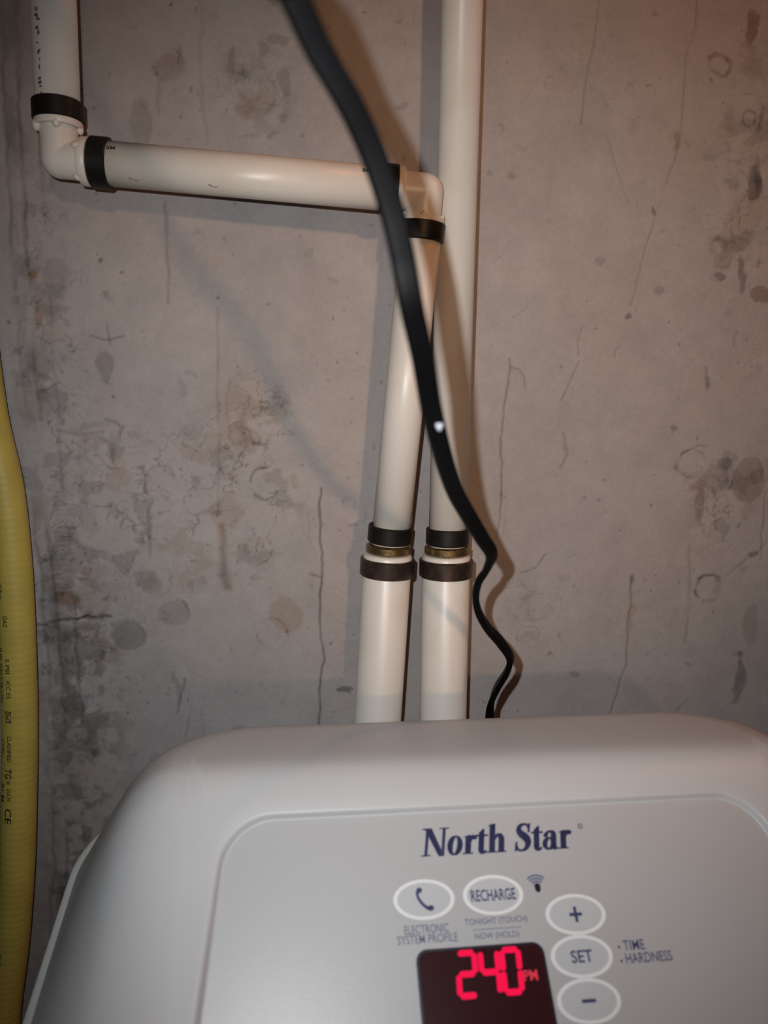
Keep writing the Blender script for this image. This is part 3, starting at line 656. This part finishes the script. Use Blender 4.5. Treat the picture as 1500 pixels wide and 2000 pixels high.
def lid():
    V = []; rings = []
    def add(P, zf): 
        rings.append([len(V)+i for i in range(len(P))])
        for (x, y) in P: V.append(Vector((x, y, zf(x, y))))
    R = 0.058
    def inset(d): return rrect(UL+d, UR-d, YF+d*.6, YBK-d*.47, max(.03-d*.3, .012), max(.046-d*.2, .02))
    add(inset(.006), lambda x, y: zrim(y)-.010); add(inset(.0034), lambda x, y: zrim(y)-.002); add(inset(.003), lambda x, y: zrim(y)+.0005)
    for d, g in spline([(0, 0), (.012, .34), (.022, .60), (.031, .80), (.040, .92), (.049, .98), (R, 1.0)], 4)[1:]:
        add(inset(.003+d), lambda x, y, g=g: zrim(y)+(htop(y)-zrim(y))*g)
    last = inset(.003+R)
    # recess of the label: trapezoid with round corners, edge a little lower than the cover
    def panel_pts(gr):
        s0 = S0-gr; s1 = 0.122+gr; hw0 = 0.1105+gr
        P = rrect(-hw0, hw0, -s1, -s0, .018+gr*.5, .018+gr*.5); Q = []
        for x, y in P:
            s = -y; Q.append((U0c+x*(1+0.085*(s-s0)/(s1-s0)), PB.y-s*cos(AL)))
        return Q
    out = panel_pts(.0022)
    for k in range(1, 15):
        t = k/14; P = [(a[0]*(1-t)+b[0]*t, a[1]*(1-t)+b[1]*t) for a, b in zip(last, out)]
        add(P, lambda x, y: htop(y))
    def pl(x, y): return ZT-(PB.y-y)*tan(AL)
    def add_deep(gr, h):                             # recess wall, stepping down along the label's normal
        P = panel_pts(gr); rings.append([len(V)+i for i in range(len(P))])
        for (x, y) in P: V.append(Vector((x, y, pl(x, y)))-NP*h)
    add_deep(.0014, .0003); add_deep(.0009, .0009); add_deep(.0004, .0024); add_deep(.0, HD); add_deep(-.003, HD+.0005)
    Fc = []
    for a, b in zip(rings, rings[1:]):
        n = len(a)
        for i in range(n): j = (i+1) % n; Fc.append((a[i], a[j], b[j], b[i]))
    o = obj('top_cover', V, Fc, 'cover', soft, label='pale grey moulded top cover with rounded shoulders')
    # rim
    P = inset(.0018); P2 = inset(.0006); V2 = []
    prof = [(P, -.0016), (P2, -.0012), (P2, .0012), (P, .0018)]
    for Q, dz in prof:
        for x, y in Q: V2.append(Vector((x, y, zrim(y)+dz)))
    Q = inset(.0050)
    for x, y in Q: V2.append(Vector((x, y, zrim(y)+.0018)))
    for x, y in Q: V2.append(Vector((x, y, zrim(y)-.0016)))
    n = len(P); F2 = []
    for k in range(6):
        k2 = (k+1) % 6
        for i in range(n): j = (i+1) % n; F2.append((k*n+i, k*n+j, k2*n+j, k2*n+i))
    auto_smooth(obj('cover_rim', V2, F2, 'cover', o, label='thin pale rim along the lower edge of the cover'), 40)
    # label sheet
    P = panel_pts(-.0005); V3 = [Vector((x, y, pl(x, y)))-NP*(HD-.0002) for x, y in P]; V3b = [v-NP*.0008 for v in V3]; n = len(P)
    obj('control_panel', V3+V3b, [tuple(range(n)), tuple(range(2*n-1, n-1, -1))]+[(i, n+i, n+(i+1) % n, (i+1) % n) for i in range(n)], 'panel', soft, smooth=False, label='satin grey control label set into the cover')
lid()
# cabinet and salt lid
def stack(name, levels, m, label=None, cap=True):
    V = []; Fc = []; n = None
    for P, zf in levels:
        n = len(P)
        for x, y in P: V.append(Vector((x, y, zf(y) if callable(zf) else zf)))
    for k in range(len(levels)-1):
        for i in range(n): j = (i+1) % n; Fc.append((k*n+i, k*n+j, (k+1)*n+j, (k+1)*n+i))
    Fc.append(tuple(range(n))[::-1]); Fc.append(tuple(range((len(levels)-1)*n, len(levels)*n)))
    return auto_smooth(obj(name, V, Fc, m, soft, label=label), 40)
def rr_(d, y0=-.10): return rrect(UL+d, UR-d, y0+d, YBK-d, .05, .07)
stack('cabinet', [(rr_(.020), 0.0), (rr_(.014), .006), (rr_(.010), 1.055)], 'cabinet', label='tall almond cabinet body')
stack('cabinet_shoulder', [(rrect(UL+.009, UR-.009, YF-.004, YBK-.009, .03, .07), 1.055), (rrect(UL+.009, UR-.009, YF-.004, YBK-.009, .03, .07), lambda y: zrim(y)-.0105)], 'cabinet')
stack('salt_lid', [(rrect(UL+.004, UR-.004, -.106, YF-.008, .05, .015), 1.055), (rrect(UL+.004, UR-.004, -.106, YF-.008, .05, .015), 1.066), (rrect(UL+.010, UR-.010, -.100, YF-.012, .05, .015), 1.072)], 'cover')

# --- printing and buttons on the sloping label
PO = PB - NP*(HD-.0002)                                # a point on the label's face
SU = Vector((1, 0, 0)); SV = Vector((0, cos(AL), sin(AL)))          # right, and up the slope
def uv(px, py):
    q = on_plane(px, py, PO, NP)-PO; return q.dot(SU), q.dot(SV)
def lay(V2, u, v, lift=0.00012): return [PO+SU*(x+u)+SV*(y+v)+NP*lift for x, y in V2]
def flat(name, mesh2, u, v, m, parent=soft, lift=0.00012, label=None): return obj(name, lay(mesh2[0], u, v, lift), mesh2[1], m, parent, smooth=False, label=label)
def solid2(name, outline, u, v, m, parent, h0, h1, label=None):
    n = len(outline); V = lay(outline, u, v, h1)+lay(outline, u, v, h0)
    return obj(name, V, [tuple(range(n))]+[(i, n+i, n+(i+1) % n, (i+1) % n) for i in range(n)], m, parent, smooth=False, label=label)
def annulus(rx, ry, rx2, ry2, n=56):
    V = [(rx*cos(2*pi*i/n), ry*sin(2*pi*i/n)) for i in range(n)]+[(rx2*cos(2*pi*i/n), ry2*sin(2*pi*i/n)) for i in range(n)]
    return V, [(i, (i+1) % n, n+(i+1) % n, n+i) for i in range(n)]
def disc(rx, ry, n=40, cx=0, cy=0): return [(cx+rx*cos(2*pi*i/n), cy+ry*sin(2*pi*i/n)) for i in range(n)], [tuple(range(n))]
def vstroke(pts, wds, n=8, round_=False):
    P = spline([(p[0], p[1], w_) for p, w_ in zip(pts, wds)], n); V = []; Fc = []
    for i in range(len(P)):
        t = P[min(i+1, len(P)-1)][:2]-P[max(i-1, 0)][:2]; t = t/(np.hypot(*t)+1e-12); nn = np.array([-t[1], t[0]])*P[i][2]/2
        V += [tuple(P[i][:2]+nn), tuple(P[i][:2]-nn)]
    for i in range(len(P)-1): Fc.append((2*i, 2*i+1, 2*i+3, 2*i+2))
    return V, Fc
def poly(*p): return list(p), [tuple(range(len(p)))]
# heavy slanted serif capitals and small letters, cap height 1
def bowl(cx, cy, rx, ry, ix, iy, n=40, tilt=.25):
    V = [(cx+rx*cos(2*pi*i/n), cy+ry*sin(2*pi*i/n)) for i in range(n)]+[(cx+ix*cos(2*pi*i/n-tilt), cy+iy*sin(2*pi*i/n)) for i in range(n)]
    return V, [(i, (i+1) % n, n+(i+1) % n, n+i) for i in range(n)]
G = {}
G['N'] = ([poly((.10, .03), (.17, .03), (.17, .97), (.10, .97)), poly((-.03, 0), (.30, 0), (.30, .05), (-.03, .05)), poly((-.06, .95), (.22, .95), (.22, 1), (-.06, 1)),
           poly((.02, 1), (.27, 1), (.85, -.02), (.68, -.02)), poly((.77, .0), (.85, -.02), (.85, .97), (.78, .97)), poly((.64, .95), (.98, .95), (.98, 1), (.64, 1))], 1.00)
G['o'] = ([bowl(.29, .335, .29, .355, .115, .30)], .64)
G['r'] = ([poly((.09, .03), (.28, .03), (.28, .62), (.22, .69), (.09, .60)), poly((-.01, 0), (.38, 0), (.38, .05), (-.01, .05)), poly((-.02, .60), (.20, .60), (.24, .69), (.10, .65)),
           vstroke([(.27, .44), (.31, .58), (.40, .63)], [.05, .11, .14]), disc(.085, .085, 18, .43, .59)], .52)
G['t'] = ([poly((.11, .12), (.29, .14), (.29, .90), (.11, .74)), poly((.0, .61), (.44, .61), (.44, .68), (.0, .68)), vstroke([(.195, .22), (.215, .08), (.30, .03), (.42, .10)], [.19, .17, .11, .03])], .47)
G['h'] = ([poly((.08, .03), (.27, .03), (.27, 1.05), (.20, 1.05), (.08, 1.0)), poly((-.02, 0), (.35, 0), (.35, .05), (-.02, .05)), poly((-.03, .97), (.20, .99), (.20, 1.05), (.08, 1.02)),
           vstroke([(.26, .46), (.36, .61), (.48, .62), (.55, .50), (.555, .30), (.555, .03)], [.04, .09, .14, .185, .19, .19]), poly((.40, 0), (.74, 0), (.74, .05), (.40, .05))], .80)
G['S'] = ([vstroke([(.55, .80), (.50, .93), (.34, .975), (.18, .90), (.15, .74), (.27, .60), (.45, .46), (.53, .28), (.44, .09), (.26, .02), (.10, .08), (.05, .22)], [.03, .06, .08, .13, .18, .24, .25, .20, .12, .07, .06, .03]),
           poly((.53, .66), (.57, .66), (.60, 1.0), (.56, 1.0)), poly((.0, .0), (.04, .0), (.07, .34), (.03, .34))], .68)
G['a'] = ([bowl(.25, .22, .25, .235, .10, .17), poly((.36, .08), (.53, .05), (.53, .50), (.36, .50)), vstroke([(.445, .45), (.42, .60), (.28, .655), (.15, .60), (.10, .52)], [.18, .15, .09, .08, .10]), disc(.075, .075, 16, .12, .52), vstroke([(.44, .16), (.49, .03), (.60, .07)], [.17, .10, .03])], .66)
parts = []; x = 0
for ch in 'North Star':
    if ch == ' ': x += .33; continue
    g, adv = G[ch]
    for v, f in g:
        for bx in (-.03, 0, .03): parts.append(([(px_+bx+x+.20*py_, py_) for px_, py_ in v], f))
    x += adv
V2, F2 = join(parts)
(ua, va), (ub, vb) = uv(822, 1674), uv(1123, 1656); ut = uv(870, 1617)[1]
sx_ = (ub-ua)/(max(v[0] for v in V2)-min(v[0] for v in V2)); sy_ = (ut-va); x0 = min(v[0] for v in V2)
flat('brand_lettering', ([((v[0]-x0)*sx_, v[1]*sy_) for v in V2], F2), ua, (va+vb)/2, 'navy', label='North Star in slanted navy serif lettering')
ru, rv = uv(1133, 1614); flat('registered_mark', join([annulus(.0011, .0011, .0008, .0008, 24), ([(a*.6, b*.6) for a, b in text_mesh('R', .0022, .02)[0]], text_mesh('R', .0022, .02)[1])]), ru, rv, 'navy')

def button(px, py, sym, label):
    u, v = uv(px, py); rx, ry = .0112, .0066
    b = solid2('button', disc(rx*.94, ry*.94, 56)[0], u, v, 'button', soft, -.0004, .00018, label=label)
    n = annulus(rx*1.06, ry*1.08, rx*.92, ry*.90, 64); flat('button_ring', n, u, v, 'button_ring', b, .00034)
    flat('button_symbol', sym, u, v, 'navy', b, .0003)
def T(s, wd, hg, bold=.01):
    m2 = text_mesh(s, 1.0, bold); xs = [v[0] for v in m2[0]]; ys = [v[1] for v in m2[0]]
    return [(x*wd/(max(xs)-min(xs)), y*hg/(max(ys)-min(ys))) for x, y in m2[0]], m2[1]
phone = join([vstroke([(-.0016, .0032), (-.0022, .0018), (-.0018, 0), (-.0004, -.0020), (.0014, -.0034), (.0026, -.0036)], [.0016, .0012, .0011, .0012, .0013, .0017]),
              ([(x-.0013, y+.0030) for x, y in disc(.0011, .0010, 18)[0]], disc(1, 1, 18)[1]), ([(x+.0026, y-.0034) for x, y in disc(.0012, .0010, 18)[0]], disc(1, 1, 18)[1])])
phone = ([(x-.0002, y+.0003) for x, y in phone[0]], phone[1])
button(828, 1757, phone, 'oval membrane button with a telephone handset')
button(963, 1748, T('RECHARGE', .0176, .0042, .018), 'oval membrane button reading RECHARGE')
button(1124, 1786, join([poly((-.0025, -.0006), (.0025, -.0006), (.0025, .0006), (-.0025, .0006)), poly((-.0006, -.0027), (.0006, -.0027), (.0006, .0027), (-.0006, .0027))]), 'oval membrane button with a plus sign')
button(1136, 1868, T('SET', .0084, .0042, .02), 'oval membrane button reading SET')
button(1150, 1955, poly((-.0026, -.0006), (.0026, -.0006), (.0026, .0006), (-.0026, .0006)), 'oval membrane button with a minus sign')
def words(s, xa, ya, xb, yb, hg, m='navy', bold=.008):
    (a, b), (c, d) = uv(xa, ya), uv(xb, yb); flat('panel_lettering', T(s, c-a, hg, bold), (a+c)/2, (b+d)/2, m)
words('ELECTRONIC', 790, 1818, 876, 1811, .0030, 'greyprint'); words('SYSTEM PROFILE', 776, 1838, 894, 1829, .0030, 'greyprint')
words('TONIGHT (TOUCH)', 908, 1804, 1030, 1795, .0028, 'greyprint'); words('NOW (HOLD)', 928, 1831, 1014, 1825, .0028, 'greyprint')
(a, b), (c, d) = uv(922, 1817), uv(1018, 1810); flat('panel_underline', poly((a, (b+d)/2-.00012), (c, (b+d)/2-.00012), (c, (b+d)/2+.00012), (a, (b+d)/2+.00012)), 0, 0, 'greyprint')
words('TIME', 1217, 1847, 1258, 1844, .0034, 'navy'); words('HARDNESS', 1222, 1872, 1312, 1866, .0034, 'navy')
for p in ((1209, 1850), (1214, 1877)): flat('bullet', disc(.0005, .0005, 12), *uv(*p), 'navy')
# wireless mark
arcs = []
for r_ in (.0018, .0029, .0040, .0051): arcs.append(vstroke([(r_*sin(a), r_*cos(a)) for a in np.linspace(-.72, .72, 7)], [.0007]*7, 4))
wu, wv = uv(1050, 1737); flat('wireless_mark', join(arcs), wu, wv, 'greyprint', label='slate wireless waves print'); flat('sensor_window', disc(.0012, .0017, 24), *uv(1050, 1734), 'bezel', lift=.0002)
# display
tl, tr, = uv(811, 1860), uv(1059, 1838); wd = tr[0]-tl[0]; tv = (tl[1]+tr[1])/2 + .0003; cu_ = (tl[0]+tr[0])/2
def rbox(w_, h_, r_, n=8):
    P = []
    for cx, cy, a0 in ((w_/2-r_, h_/2-r_, 0), (-w_/2+r_, h_/2-r_, pi/2), (-w_/2+r_, -h_/2+r_, pi), (w_/2-r_, -h_/2+r_, 1.5*pi)):
        for k in range(n+1): a = a0+pi/2*k/n; P.append((cx+r_*cos(a), cy+r_*sin(a)))
    return P
hh = .032
disp = solid2('display', rbox(wd, hh, .0042), cu_, tv-hh/2, 'bezel', soft, -.0004, .00022, label='dark display window with a navy border')
scr = solid2('screen', rbox(wd-.0018, hh-.0018, .0035), cu_, tv-hh/2, 'screen', disp, -.0002, .00034)
def seg7(code, w_, h_, t_):
    g = t_*.55; x, y = w_/2, h_/2
    sg = {'a': [(-x+g, y), (x-g, y)], 'b': [(x, y-g), (x, g)], 'c': [(x, -g), (x, -y+g)], 'd': [(-x+g, -y), (x-g, -y)], 'e': [(-x, -g), (-x, -y+g)], 'f': [(-x, y-g), (-x, g)], 'g': [(-x+g, 0), (x-g, 0)]}
    out = []
    for s in code:
        (x0, y0), (x1, y1) = sg[s]; dx, dy = x1-x0, y1-y0; l_ = sqrt(dx*dx+dy*dy); ux, uy = dx/l_, dy/l_; P = []
        for k in range(9): a = -pi/2+pi*k/8; P.append((x1+t_/2*(ux*cos(a)-uy*sin(a)), y1+t_/2*(uy*cos(a)+ux*sin(a))))
        for k in range(9): a = pi/2+pi*k/8; P.append((x0+t_/2*(ux*cos(a)-uy*sin(a)), y0+t_/2*(uy*cos(a)+ux*sin(a))))
        out.append((P, [tuple(range(18))]))
    V_, F_ = join(out); return [(p[0]+p[1]*.06, p[1]) for p in V_], F_
for c_, px_, py_ in (('abged', 912, 1903), ('fgbc', 957, 1899), ('abcdef', 999, 1896)):
    u_, v_ = uv(px_, py_); flat('display_digit', seg7(c_, .0062, .0134, .0021), u_, v_, 'digit', disp, .00042)
pu, pv = uv(1036, 1905); flat('display_digit', T('PM', .0052, .0034, .02), pu, pv, 'digit_dim', disp, .00042)
